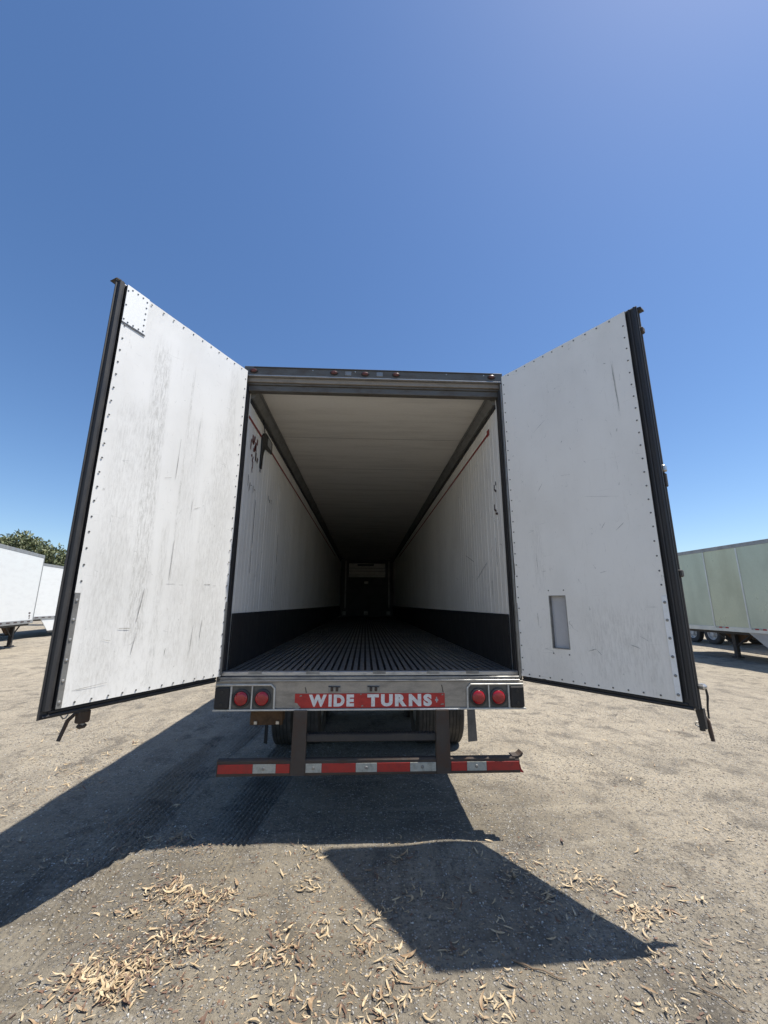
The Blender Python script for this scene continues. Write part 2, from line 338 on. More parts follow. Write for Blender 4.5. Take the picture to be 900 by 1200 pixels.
def grid_mesh(name, X, Y, Z, material):
    me = bpy.data.meshes.new(name); co = np.stack([X, Y, Z], -1).reshape(-1, 3).astype(np.float32)
    ny, nx = X.shape; i = (np.arange(ny - 1)[:, None] * nx + np.arange(nx - 1)[None, :]).ravel()
    q = np.stack([i, i + 1, i + nx + 1, i + nx], -1).astype(np.int32)
    me.vertices.add(len(co)); me.vertices.foreach_set('co', co.ravel())
    me.loops.add(q.size); me.loops.foreach_set('vertex_index', q.ravel())
    me.polygons.add(len(q)); me.polygons.foreach_set('loop_start', np.arange(0, q.size, 4, dtype=np.int32))
    me.polygons.foreach_set('loop_total', np.full(len(q), 4, np.int32))
    me.update(calc_edges=True); me.polygons.foreach_set('use_smooth', np.ones(len(q), bool)); me.materials.append(material); return me
g = place('ground', grid_mesh('ground', X, Y, Z, M['ground'])); g['kind'] = 'structure'

def soup(name, V, F, material):      # many small pieces joined: V (n,3), F (m,k)
    me = bpy.data.meshes.new(name); V = V.astype(np.float32); F = F.astype(np.int32); k = F.shape[1]
    me.vertices.add(len(V)); me.vertices.foreach_set('co', V.ravel())
    me.loops.add(F.size); me.loops.foreach_set('vertex_index', F.ravel())
    me.polygons.add(len(F)); me.polygons.foreach_set('loop_start', np.arange(0, F.size, k, dtype=np.int32)); me.polygons.foreach_set('loop_total', np.full(len(F), k, np.int32))
    me.update(calc_edges=True); me.materials.append(material); return me
def stones(name, n, xr, yr, smin, smax, power=2.5):
    px = RNG.uniform(*xr, n * 3); py = yr[0] + (yr[1] - yr[0]) * RNG.uniform(0, 1, n * 3) ** 1.3
    keep = (np.sin(px * 2.1 + py * 1.3) + np.sin(py * 3.3 - px) + RNG.normal(0, 1.2, n * 3)) > .1
    px = px[keep][:n]; py = py[keep][:n]; n = len(px)
    s = smin + (smax - smin) * RNG.uniform(0, 1, n) ** power
    base = np.array([(1, 0, 0), (.3, .95, 0), (-.8, .6, 0), (-.8, -.6, 0), (.3, -.95, 0), (.1, .1, .75), (0, 0, -.5)], float)
    F0 = np.array([(0, 1, 5), (1, 2, 5), (2, 3, 5), (3, 4, 5), (4, 0, 5), (1, 0, 6), (2, 1, 6), (3, 2, 6), (4, 3, 6), (0, 4, 6)])
    B = base[None] * (1 + RNG.normal(0, .2, (n, 7, 3))); a = RNG.uniform(0, 6.28, n); ca, sa = np.cos(a), np.sin(a)
    Bx = B[..., 0] * RNG.uniform(.7, 1.3, n)[:, None]; By = B[..., 1]
    V = np.stack([Bx * ca[:, None] - By * sa[:, None], Bx * sa[:, None] + By * ca[:, None], B[..., 2] * RNG.uniform(.5, 1, n)[:, None]], -1) * s[:, None, None]
    V += np.stack([px, py, gz(px, py) + s * .12], -1)[:, None]
    F = (F0[None] + (np.arange(n) * 7)[:, None, None]).reshape(-1, 3)
    o = place(name, soup(name, V.reshape(-1, 3), F, M['stone'])); o['kind'] = 'stuff'
    o['label'] = 'small grey and pale stones scattered over the gravel yard'; return o
stones('gravel', 80000, (-5, 6), (-2.1, 9), .0022, .0095, 2.4)

# ------------------------------------------------------------------ the refrigerated trailer, doors open
T = thing('reefer_trailer', 'empty refrigerated trailer, both rear doors swung open, red WIDE TURNS sign on its sill', 'semi-trailer')
W = 1.295; L = 16.0; ZT = 4.08; ZF = 1.225; ZC = 3.86; XI = 1.25
for s in (-1, 1):
    bx(s * (XI + .012), s * W, .09, L, ZF - .10, ZT - .05).build('side_wall', M['exterior'], T)
    # corrugated inner lining, real ribs
    prof = []; y = .10; k = 0
    while y < L - .2:
        p = (.105 if k % 3 else .13) + random.uniform(-.012, .012); dd = random.uniform(.0014, .0030)
        prof += [(y, 0), (y + p * .35, 0), (y + p * .42, dd), (y + p * .60, dd), (y + p * .67, 0)]; y += p; k += 1
    mb = MB()
    for (yy, d) in prof:
        mb.v += [(s * (XI - d), yy, ZF), (s * (XI - d), yy, ZC + .0)]
    mb.f = [(2 * i, 2 * i + 2, 2 * i + 3, 2 * i + 1) for i in range(len(prof) - 1)]
    me = mb.mesh('wall_liner', None); 
    wl = place('wall_liner', me, T); me.materials.append(M['wall_liner'])
    # black kick plate with bolts
    kp = bx(s * (XI - .016), s * (XI - .006), .10, L - .1, ZF, 1.70, .002).build('scuff_plate', M['scuff'], T)
    # coving between wall and ceiling: grey channel with a dark recess
    MB().prism([(s * 1.246, ZC + .0), (s * 1.246, 3.80), (s * 1.222, 3.80), (s * 1.165, ZC + .03), (s * 1.165, ZC + .06)], 'y', .12, L - .1).build('cove_strip', M['cove'], T)
    bx(s * 1.240, s * 1.2495, .12, L - .1, 3.755, 3.797).build('cove_seal', M['rubber'], T)
    MB().tube([(s * 1.168, .12, ZC + .014), (s * 1.168, L - .1, ZC + .014)], .006, 6).build('cove_bead', M['alu_dull'], T)
    # red load line
    y0 = .02 if s < 0 else .38
    bx(s * (XI - .0065), s * (XI - .0045), max(y0, .11), L - 4, 3.584, 3.610).build('load_line', M['red_line'], T)
    # rear corner post
    cp = MB().box(s * 1.262, s * W, 0, .10, .93, ZT - .003, .006).build('corner_post', M['rear_frame'], T)
    bx(s * 1.250, s * 1.262, .010, .10, ZF, 3.90, .003).build('door_seal_lip', M['rubber'], cp)
    MB().tube([(s * 1.270, -.004, ZF - .05), (s * 1.270, -.004, 3.96)], .007, 8).build('post_trim', M['alu_dull'], cp)
bx(XI - .0125, XI - .005, .36, .42, 3.57, 3.64, .003).build('line_end_tag', M['red_line'], T)
bx(-W, W, .05, L, ZT - .05, ZT).build('roof_panel', M['roof'], T)
# ceiling of sheets: recessed joints, faint sag
for i in range(13):
    y0 = .10 + i * 1.222
    mb = MB(); NX, NY = 8, 6
    for j in range(NY + 1):
        for k in range(NX + 1):
            u = k / NX; v = j / NY
            mb.v.append((-1.175 + 2.35 * u, y0 + 1.214 * v, ZC + .045 - .006 * math.sin(math.pi * v) * (1 + .4 * math.sin(7 * u + i))))
    mb.f = [(j * (NX + 1) + k, j * (NX + 1) + k + 1, (j + 1) * (NX + 1) + k + 1, (j + 1) * (NX + 1) + k) for j in range(NY) for k in range(NX)]
    mb.build('ceiling_panel', M['ceiling'], T, True)
bx(-1.25, 1.25, .10, L, ZC + .056, ZC + .10).build('roof_insulation', M['cove'], T)
# floor: insulated deck and aluminium T rails
bx(-1.26, 1.26, .02, L, ZF - .12, ZF - .035).build('floor_deck', M['dark_paint'], T)
rail_me = MB().prism([(-.0185, 0), (.0185, 0), (.0185, -.005), (.003, -.006), (.003, -.035), (-.003, -.035), (-.003, -.006), (-.0185, -.005)], 'y', .07, 15.6).mesh('floor_rail', M['floor_alu'])
NR = 42
for i in range(NR): place('floor_rail', rail_me, T, (-1.205 + 2.41 * i / (NR - 1), 0, ZF))
# threshold steps
th = bx(-1.258, 1.258, -.005, .068, ZF - .030, ZF + .004, .004).build('threshold', M['alu'], T)
bx(-1.259, 1.259, -.020, .02, ZF - .058, ZF - .034, .003).build('threshold_step', M['alu_dull'], T)
bx(-1.260, 1.260, -.026, .02, ZF - .070, ZF - .060, .002).build('threshold_lip', M['alu'], T)
for x in (-.98, -.50, .06, .52, .86): bx(x - .055, x + .055, -.009, .03, ZF - .016, ZF + .008, .002).build('wear_plate', M['alu_dull'], th)
# rear sill
sill = bx(-W + .002, W - .002, -.012, .10, .945, ZF - .072, .004).build('rear_sill', M['steel_face'], T)
bx(-W, W, -.030, .10, .930, .943, .002).build('sill_flange', M['bright_frame'], T)
bx(.40, .72, -.0325, -.0285, .9315, .9415, .001).build('bright_trim', M['sign_white'], sill)
for s in (-1, 1):
    lb = MB()
    lb.tube([(s * 1.285, -.022, 1.128), (s * .835, -.022, 1.128), (s * .806, -.022, 1.10), (s * .803, -.022, .944)], .0085, 6)
    lb.box(s * 1.163, s * 1.150, -.030, -.012, .945, 1.12); lb.box(s * .992, s * .982, -.028, -.012, .945, 1.12)
    lb.build('light_guard', M['bright_frame'], sill)
    bx(s * .812, s * 1.149, -.0145, -.011, .946, 1.118).build('light_backing', M['housing'], sill)
    db = bx(s * 1.167, s * 1.283, -.046, -.010, .948, 1.112, .008).build('dock_bumper', M['rubber_dull'], T)
    for z in (.985, 1.078): MB().lathe([(.0, 0), (.011, 0), (.011, .006), (0, .006)], 10, Matrix.Translation((s * 1.225, -.0465, z)) @ Matrix.Rotation(R(90), 4, 'X')).build('bolt_hole', M['black_plastic'], db)
    for x in (1.07, .90):
        mt = Matrix.Translation((s * x - .003, -.015, 1.026)) @ Matrix.Rotation(R(90), 4, 'X')
        tl = MB().lathe([(0, 0), (.070, 0), (.073, .006), (.071, .014), (.058, .019), (.054, .010), (0, .010)], 28, mt).build('tail_light', M['rubber'], T, True)
        MB().lathe([(.0535, .010), (.0535, .020), (.048, .026), (.035, .030), (.0, .031)], 28, mt).build('lens', M['lens'], tl, True)
# old brackets and latches above the sign
for x in (-.315, .01):
    lt = bx(x - .05, x + .055, -.017, -.011, 1.068, 1.118, .002).build('door_keeper', M['alu_dull'], T)
    for dx in (-.03, .012): bx(x + dx, x + dx + .022, -.030, -.017, 1.076, 1.108, .003).build('keeper_lug', M['rust_steel'], lt)
    MB().tube([(x - .048, -.024, 1.113), (x + .05, -.024, 1.110)], .004, 6).build('keeper_pin', M['dark_paint'], lt)
for x, h in ((-.545, .045), (.60, .06)): MB().tube([(x, -.013, 1.062), (x - .004, -.018, 1.062 + h * .5), (x - .012, -.013, 1.062 + h)], .003, 5).build('cable_clip', M['dark_paint'], T)
# sign with raised film letters
sg = bx(-.637, .612, -.0165, -.0118, .947, 1.058, .001).build('warning_sign', M['sign_red'], T)
def letters(word, x0, x1, z0, z1):
    """each letter of the word as its own thin film shape, spread between x0 and x1"""
    metas = []
    for ch in word:
        cu = bpy.data.curves.new('letter', 'FONT'); cu.body = ch; cu.size = 1.0; cu.offset = .060; cu.extrude = .004; cu.fill_mode = 'BOTH'; cu.resolution_u = 4
        ob = bpy.data.objects.new('letter', cu); COL.objects.link(ob)
        bpy.context.view_layer.update(); me = bpy.data.meshes.new_from_object(ob.evaluated_get(bpy.context.evaluated_depsgraph_get()))
        bpy.data.objects.remove(ob); bpy.data.curves.remove(cu)
        c = np.array([v.co[:] for v in me.vertices]); metas.append([me, c[:, 0].min(), c[:, 0].max(), c[:, 1].min(), c[:, 1].max()])
    gap = .13; tot = sum(m_[2] - m_[1] for m_ in metas) + gap * (len(metas) - 1); k = (x1 - x0) / tot; x = x0
    for me, a, b_, lo, hi in metas:
        me.name = 'letter'
        for v in me.vertices:
            v.co = (x + (v.co.x - a) * k, -.0180 - v.co.z * .12, z0 + (v.co.y - lo) / (hi - lo) * (z1 - z0))
        me.materials.clear(); me.materials.append(M['sign_white']); place('letter', me, sg); x += (b_ - a + gap) * k
MB().prism([(-.640, .946), (-.60, .944), (-.585, .955), (-.60, .965), (-.615, .985), (-.640, .99)], 'y', -.0185, -.0166).build('peeled_corner', M['steel_face'], sg)
for x_, z_, w_ in ((-.60, 1.035, .022), (.575, .965, .03), (.585, 1.04, .018), (-.09, .955, .02), (-.10, 1.045, .015)): MB().prism([(x_, z_), (x_ + w_, z_ + .004), (x_ + w_ * .8, z_ + .014), (x_ + .004, z_ + .010)], 'y', -.0180, -.0166).build('chipped_film', M['tan_lip'], sg)
letters('WIDE', -.522, -.148, .958, 1.051)
letters('TURNS', -.038, .502, .957, 1.052)
MB().box(.530, .556, -.0175, -.0162, .998, 1.012).box(.538, .548, -.0176, -.0162, .985, 1.028).build('faded_mark', M['mark_grey'], sg)

# header -----------------------------------------------------------------------------
hd = MB().box(-W, W, -.006, .10, 3.985, ZT + .006, .005).build('rear_header', M['rear_frame'], T)
MB().box(-W + .02, W - .02, -.020, .04, 3.972, 3.983, .002).build('header_flange', M['alu'], hd)
bx(-1.260, 1.260, .012, .08, 3.925, 3.970, .003).build('header_lip', M['tan_lip'], hd)
bx(-1.259, 1.259, .030, .10, 3.905, 3.924, .002).build('header_trim', M['rear_frame'], hd)
bx(-1.258, 1.258, .045, .11, 3.845, 3.904, .003).build('header_jamb', M['rear_frame'], hd)
bx(-1.20, 1.20, -.012, -.0065, 4.066, 4.080, .002).build('drip_edge', M['dark_paint'], hd)
for x, z in ((-1.20, 4.03), (-.41, 4.032), (-.10, 4.028), (.21, 4.03), (1.18, 4.035)):
    mt = Matrix.Translation((x, -.0065, z)) @ Matrix.Rotation(R(90), 4, 'X') @ Matrix.Diagonal((1.35, .8, 1, 1))
    cl = MB().lathe([(0, 0), (.030, 0), (.030, .008), (.024, .010), (0, .010)], 16, mt).build('clearance_light', M['rubber_dull'], T, True)
    MB().lathe([(.0235, .009), (.021, .018), (.011, .023), (0, .024)], 16, mt).build('lens', M['lens_small'], cl, True)
for x in (-.27, .045): 
    br = bx(x - .032, x + .032, -.012, -.0065, 4.008, 4.054, .002).build('cam_keeper', M['alu_dull'], hd)
for s, x in ((0, -.62), (0, .72), (0, -.20), (0, 1.10)): MB().lathe([(0, 0), (.008, 0), (.006, .006), (0, .007)], 8, Matrix.Translation((x, -.006, 4.052)) @ Matrix.Rotation(R(90), 4, 'X')).build('rivet_head', M['bolt'], hd)

# wall fittings ------------------------------------------------------------------------
lw = -XI + .0045
br = MB().prism([(.60, 3.60), (.60, 3.24), (.625, 3.225), (.665, 3.235), (.68, 3.40), (.74, 3.50), (.84, 3.53), (1.06, 3.56), (1.06, 3.70), (.74, 3.70), (.66, 3.66)], 'x', lw, lw + .014).build('wall_switch_bracket', M['black_plastic'], T)
bx(lw + .0142, lw + .018, .84, 1.0, 3.585, 3.675).build('bracket_label', M['mark_grey'], br)
MB().tube([(lw + .02, .66, 3.66), (lw + .02, .61, 3.72), (lw + .01, .60, 3.80)], .006, 6).build('cable', M['black_plastic'], br)
bx(lw + .002, lw + .006, .612, .66, 3.195, 3.228).build('bracket_foot', M['mark_grey'], br)
random.seed(3)
def ink(x, rects, material, name='ink_mark'):
    mb = MB()
    for y, z, w, h, a in rects:
        c, s_ = math.cos(a), math.sin(a); n = len(mb.v)
        P = [(-w, -h * .8), (w * .7, -h), (w, h * .9), (-w * .8, h)]
        for dx in (0, math.copysign(.0012, -x)):
            for p, q_ in P: mb.v.append((x + dx, y + p * c - q_ * s_, z + p * s_ + q_ * c))
        mb.f += [(n, n + 1, n + 2, n + 3), (n + 4, n + 5, n + 6, n + 7)] + [(n + i, n + (i + 1) % 4, n + 4 + (i + 1) % 4, n + 4 + i) for i in range(4)]
    return mb.build(name, material, T)
ink(lw, [(.30, 3.44, .020, .045, .1), (.36, 3.46, .018, .04, -.2), (.42, 3.40, .03, .05, .1), (.25, 3.36, .012, .06, 0), (.36, 3.34, .02, .02, .3), (.33, 3.41, .03, .02, .4), (.39, 3.37, .025, .035, -.3), (.47, 3.47, .015, .035, 0)], M['mark_red'])
ink(lw, [(.30, 3.26, .022, .012, .5), (.345, 3.235, .012, .035, -.3), (.36, 3.18, .010, .04, 0), (.35, 3.12, .008, .03, .3)], M['mark_red'])
ink(lw, [(.45, 3.30, .02, .05, .1), (.51, 3.28, .018, .035, -.3)], M['mark_dark'])
ink(lw, [(.25, 2.98, .004, .06, .1), (.31, 2.93, .004, .05, -.2), (.36, 2.96, .02, .003, .3), (.44, 2.94, .004, .04, .1), (.50, 2.95, .02, .003, -.2), (1.1, 3.02, .005, .03, 0), (1.17, 3.0, .012, .02, .2), (1.25, 3.01, .005, .03, 0)], M['mark_dark'])
ink(lw, [(.56, 2.60, .004, .26, .0), (.55, 2.2, .003, .12, .02), (1.75, 2.5, .005, .2, 0), (1.77, 2.1, .004, .12, 0)], M['mark_dark'])
ink(-lw, [(.27, 2.92, .03, .012, .5), (.30, 2.96, .012, .03, .2), (.25, 2.99, .01, .02, 0)], M['mark_dark'])
ink(-lw, [(.30, 2.72, .035, .012, .5), (.27, 2.68, .04, .012, .2), (.33, 2.76, .012, .03, .1)], M['mark_dark'])
ink(-lw, [(.9, 2.15, .25, .0025, -.35), (1.4, 2.35, .2, .002, .3), (.35, 2.3, .0025, .15, 0), (.55, 1.95, .003, .08, .1)], M['mark_grey'])
# bulkhead at the front of the box -------------------------------------------------------
bh = bx(-1.249, 1.249, 15.72, 15.95, ZF - .13, ZC + .10).build('front_bulkhead', M['bulkhead'], T)
bx(-.86, .80 + .08, 15.62, 15.719, 3.03, 3.68, .02).build('evaporator_panel', M['pale_panel'], bh)
bx(-.45, .33, 15.60, 15.62, 3.56, 3.64, .01).build('air_slot', M['black_plastic'], bh)
for z in (3.12, 3.30, 3.44): bx(-.85, .87, 15.612, 15.621, z, z + .02).build('panel_louvre', M['alu_dull'], bh)
bx(-.12, .08, 15.66, 15.72, 2.72, 2.84, .01).build('access_plate', M['pale_panel'], bh)
for x in (-1.05, -.02, 1.02): bx(x - .09, x + .09, 15.66, 15.72, 1.28, 1.46, .01).build('return_air_block', M['alu_dull'], bh)
for x in (-1.0, 1.05): bx(x - .03, x + .03, 15.69, 15.72, 1.6, 3.8).build('frame_rail', M['alu_dull'], bh)

# underride guard -------------------------------------------------------------------------
ug = MB().prism([(-.045, .462), (-.050, .470), (-.050, .568), (-.040, .578), (.0, .578), (.0, .462)], 'x', -1.215, 1.17)
ug.prism([(-.045, .462), (-.050, .470), (-.050, .560), (-.03, .570), (.0, .56), (.0, .462)], 'x', 1.17, 1.205)
ug = ug.build('underride_guard', M['rust_steel'], T)
for s in (-1, 1): MB().prism([(s * .635, .935), (s * .530, .935), (s * .525, .466), (s * .640, .466)] if s > 0 else [(s * .530, .935), (s * .635, .935), (s * .640, .466), (s * .525, .466)], 'y', -.058, -.002).build('guard_post', M['rust_steel'], ug)
mb = MB().box(-.53, .53, -.035, .04, .70, .752, .004)
for k in range(44): mb.box(-.52 + k * .024, -.508 + k * .024, -.036, .03, .752, .758)
mb.build('step_rung', M['dark_paint'], ug)
MB().prism([(1.15, .571), (1.21, .571), (1.228, .582), (1.240, .606), (1.233, .610), (1.218, .594), (1.200, .584), (1.15, .582)], 'y', -.045, .04).build('bent_corner', M['rust_steel'], ug)
MB().prism([(1.205, .468), (1.232, .463), (1.23, .474), (1.215, .49), (1.205, .53)], 'y', -.052, -.046).build('torn_tape', M['tape_red'], ug)
for x0, x1, c in ((-1.205, -.935, 'r'), (-.933, -.755, 'w'), (-.753, -.645, 'r'), (-.520, -.395, 'w'), (-.393, -.125, 'r'), (-.123, .045, 'w'), (.047, .310, 'r'), (.312, .450 + .07, 'w'), (.645, .770, 'r'), (.772, .930, 'w'), (.932, 1.20, 'r')):
    bx(x0, x1, -.0535, -.0495, .484, .548, .0008).build('reflective_tape', M['tape_red' if c == 'r' else 'tape_white'], ug)
for x in (-.85, -.46, -.04, .41, .85): MB().lathe([(0, 0), (.013, 0), (.010, .005), (0, .006)], 10, Matrix.Translation((x, -.0535, .516)) @ Matrix.Rotation(R(90), 4, 'X')).build('guard_bolt', M['alu_dull'], ug)

# running gear ----------------------------------------------------------------------------
def tyre_mesh(r=.505, w=.275):
    n = 60; mb = MB(); prof = []
    h = w / 2
    prof = [(.29, -h * .8), (.36, -h * .98), (.44, -h), (.485, -h * .92)]
    gr = [-.78, -.50, -.46, -.17, -.13, .13, .17, .46, .50, .78]
    prof.append((r, -h * .80))
    for a, b_ in ((-.50, -.455), (-.17, -.125), (.125, .17), (.455, .50)):
        prof += [(r, h * a), (r - .012, h * a + .001), (r - .012, h * b_ - .001), (r, h * b_)]
    prof += [(r, h * .80), (.485, h * .92), (.44, h), (.36, h * .98), (.29, h * .8)]
    mb.lathe(prof, n, Matrix.Rotation(R(90), 4, 'Y')); return mb.mesh('tyre', M['tyre'], True)
def rim_mesh():
    mb = MB(); mb.lathe([(.292, -.11), (.295, .10), (.285, .115), (.262, .105), (.25, .02), (.16, .0), (.15, .03), (.12, .05), (.11, .13), (0, .135)], 32, Matrix.Rotation(R(90), 4, 'Y'))
    for k in range(10):
        a = k * math.pi / 5; mb.tube([(.0, .2 * math.cos(a), .2 * math.sin(a)), (.035, .2 * math.cos(a), .2 * math.sin(a))], .014, 6)
    return mb.mesh('rim', M['hub'], True)
TY, RI = tyre_mesh(), rim_mesh()
def wheel(parent, x, y, z, s, name='wheel'):
    o = place(name, TY, parent, (x, y, z), rot=(0, 0, 0 if s > 0 else math.pi)); place('rim', RI, o, (0, 0, 0)); return o
for y in (2.30, 3.55):
    for s in (-1, 1):
        wheel(T, s * 1.075, y, .50, s); wheel(T, s * .74, y, .50, s)
    ax = MB().tube([(-1.0, y, .50), (1.0, y, .50)], .065, 12).build('axle', M['dark_paint'], T)
    for s in (-1, 1): MB().lathe([(0, -.12), (.15, -.12), (.15, .12), (0, .12)], 16, Matrix.Translation((s * .44, y - .25, .76))).build('air_spring', M['rubber_dull'], ax, True)
for s in (-1, 1):
    bx(s * .48, s * .56, .9, 5.2, .84, .98, .005).build('slider_rail', M['dark_paint'], T)
    bx(s * .46, s * .58, 1.2, 4.6, .66, .84, .01).build('suspension_hanger', M['dark_paint'], T)
    mf = MB().prism([(s * 1.185, .93), (s * (1.265 if s > 0 else 1.215), .93), (s * (1.295 if s > 0 else 1.225), .20), (s * 1.185, .19)][::s], 'y', 1.60, 1.606).build('mud_flap', M['flap'] if s > 0 else M['rubber_dull'], T)
    bx(s * 1.26, s * .5, 1.607, 1.64, .86, .91).build('flap_hanger', M['dark_paint'], mf)
for k in range(20): bx(-1.22, 1.22, .35 + k * .75, .43 + k * .75, .975, 1.10).build('crossmember', M['dark_paint'], T)
for x0, x1, y0, z in ((-.5, .5, 1.1, .80), (-.5, .5, 1.9, .72)): bx(x0, x1, y0, y0 + .08, z, z + .10, .005).build('bogie_beam', M['dark_paint'], T)
rb = MB().box(-1.035, -.76, .16, .18, .775, .928, .004).box(-1.03, -.765, .18, .30, .79, .925, .004).build('rusted_bracket', M['rust'], T)
for x in (-.985, -.80): bx(x - .014, x + .014, .145, .160, .782, .81, .003).build('bracket_bolt', M['bolt'], rb)
for s in (-1, 1):
    lg = bx(s * .72, s * .86, 12.9, 13.04, .1, 1.0, .01).build('landing_leg', M['dark_paint'], T); bx(s * .66, s * .92, 12.84, 13.1, .02, .10, .01).build('foot_pad', M['dark_paint'], lg)

# doors -------------------------------------------------------------------------------------
def make_door(side, ang):
    a = R(ang); d = Vector((math.cos(a), -math.sin(a), 0)) if side < 0 else Vector((-math.cos(a), -math.sin(a), 0))
    rz = math.atan2(d.y, d.x); ns = 1 if side < 0 else -1          # ns: local y sign of the inner face
    WD, Z0, Z1 = 1.238, 1.150 if side < 0 else 1.165, 4.022
    def B(x0, x1, n0, n1, z0, z1, c=0.0): return bx(x0, x1, ns * n0, ns * n1, z0, z1, c)
    door = B(.0, WD - .036, -.092, -.036, Z0, Z1, .004).build('door', M['exterior'] if side < 0 else M['rear_frame'], T)
    door.location = (side * 1.264, -.058, 0)
    if side > 0: door.location = (1.245, -.108, .025); door.scale = (.986, .986, .986)      # right hinges stand off the frame
    door.rotation_euler = (0, 0, rz)
    door['label'] = 'left door with sunlit scuffed liner and riveted corner patch' if side < 0 else 'right door in shade with small vent and lock rod on its free edge'
    # lining plug, gently bowed sheet
    P0, P1, PZ0, PZ1 = -.028 if side < 0 else .002, 1.172 if side < 0 else 1.162, 1.200, 4.012
    mb = MB(); NX, NZ = 16, 36
    vent = None if side < 0 else (.315, .462, 1.447, 1.860)
    gx = sorted(set([P0 + (P1 - P0) * i / NX for i in range(NX + 1)] + (list(vent[:2]) if vent else []))); gzv = sorted(set([PZ0 + (PZ1 - PZ0) * i / NZ for i in range(NZ + 1)] + (list(vent[2:]) if vent else [])))
    for z in gzv:
        for x in gx: mb.v.append((x, ns * (.0014 * math.sin(x * 9 + z * 2.3) + .0012 * math.sin(z * 5.1 - x * 3) + .0007 * math.sin(x * 23 + z * 11) - .0006 * math.sin(z * 31 + x * 7)), z))
    nX = len(gx)
    for j in range(len(gzv) - 1):
        for i in range(nX - 1):
            cx_, cz_ = (gx[i] + gx[i + 1]) / 2, (gzv[j] + gzv[j + 1]) / 2
            if vent and vent[0] < cx_ < vent[1] and vent[2] < cz_ < vent[3]: continue
            mb.f.append((j * nX + i, j * nX + i + 1, (j + 1) * nX + i + 1, (j + 1) * nX + i))
    lm = mb.mesh('inner_panel', M['door_left' if side < 0 else 'door_right'], True)
    if True:
        bm = bmesh.new(); bm.from_mesh(lm)
        if sum(f.normal.y for f in bm.faces) * ns < 0: bmesh.ops.reverse_faces(bm, faces=bm.faces)
        bm.to_mesh(lm); bm.free()
    place('inner_panel', lm, door)
    mb = MB(); 
    mb.box(P0, P0 + .003, -ns * .036, -ns * .003, PZ0, PZ1); mb.box(P1 - .003, P1, -ns * .036, -ns * .003, PZ0, PZ1)
    mb.box(P0 + .003, P1 - .003, -ns * .036, -ns * .003, PZ0, PZ0 + .003); mb.box(P0 + .003, P1 - .003, -ns * .036, -ns * .003, PZ1 - .003, PZ1)
    mb.build('panel_edge', M['rubber'], door)
    # gasket: flat flange and two bulbs on the free side and along the bottom
    gk = MB()
    gk.box(P1 + .002, WD - .002, -ns * .0355, -ns * .028, Z0 + .002, Z1 - .003); gk.box(.0, P1 + .002, -ns * .0355, -ns * .028, Z0 + .002, PZ0 - .002)
    for o_, r_ in (((.030, .022),) if side < 0 else ((.022, .008), (.058, .009))):
        gk.tube([(P1 + o_, -ns * .024, Z0 + .075 - o_ * .95), (P1 + o_, -ns * .024, Z1 - .004)], r_, 8)
    for o_, r_ in ((.014, .008), (.034, .010)):
        gk.tube([(.0, -ns * .024, PZ0 - o_), (P1 + o_ * 1.4, -ns * .024, PZ0 - o_)], r_, 8)
    gk.build('door_gasket', M['rubber'], door, True)
    MB().tube([(.0, -ns * .028, Z1 - .003), (WD, -ns * .028, Z1 - .003)], .005, 6).build('top_bead', M['alu_dull'], door)
    # rivets all round the lining
    rv = MB()
    def riv(x, z, r=.0062, mb_=rv): mb_.lathe([(r, 0), (r * .8, .003), (0, .0042)], 8, Matrix.Translation((x, ns * .002, z)) @ Matrix.Rotation(R(-90 * ns), 4, 'X'))
    z = PZ0 + .03
    while z < PZ1 - .03: 
        riv(P1 - .022 + random.uniform(-.003, .003), z); 
        riv(P0 + .022 + random.uniform(-.003, .003), z + .02); z += .098 + random.uniform(-.006, .006)
    x = P0 + .08
    while x < P1 - .05: 
        riv(x, PZ0 + .020); riv(x, PZ1 - .022); x += .095 + random.uniform(-.006, .006)
    rv.build('rivet', M['rivet'], door, kind='stuff')
    return door, B, ns, riv
dl, B, ns, riv = make_door(-1, 117.4)
pp = B(1.006, 1.173, .0025, .006, 3.715, 4.013, .0008).build('patch_plate', M['patch'], dl)
B(1.0, 1.172, .0022, .0045, 3.703, 3.714).build('patch_shadow_strip', M['rivet'], dl)  # thin dark strip standing in for the shadow under the patch edge
pr = MB()
for k in range(6):
    pr.lathe([(.006, 0), (.005, .003), (0, .004)], 8, Matrix.Translation((1.022, .006, 3.733 + k * .049)) @ Matrix.Rotation(R(-90), 4, 'X'))
for k in range(3):
    pr.lathe([(.006, 0), (.005, .003), (0, .004)], 8, Matrix.Translation((1.164, .006, 3.738 + k * .115)) @ Matrix.Rotation(R(-90), 4, 'X'))
    pr.lathe([(.006, 0), (.005, .003), (0, .004)], 8, Matrix.Translation((1.055 + k * .04, .006, 3.992)) @ Matrix.Rotation(R(-90), 4, 'X'))
    pr.lathe([(.006, 0), (.005, .003), (0, .004)], 8, Matrix.Translation((1.055 + k * .04, .006, 3.728)) @ Matrix.Rotation(R(-90), 4, 'X'))
pr.build('patch_rivet', M['rivet'], dl, kind='stuff')
B(1.143, 1.173, .0025, .008, 1.200, 1.845, .001).build('edge_angle', M['alu_dull'], dl)
B(-.030, -.010, .0025, .008, 1.21, 1.80, .001).build('hinge_side_angle', M['alu_dull'], dl)
for k in range(6): MB().lathe([(.0095, 0), (.008, .005), (0, .007)], 8, Matrix.Translation((1.158, .008, 1.235 + k * .113)) @ Matrix.Rotation(R(-90), 4, 'X')).build('angle_bolt', M['bolt'], dl)
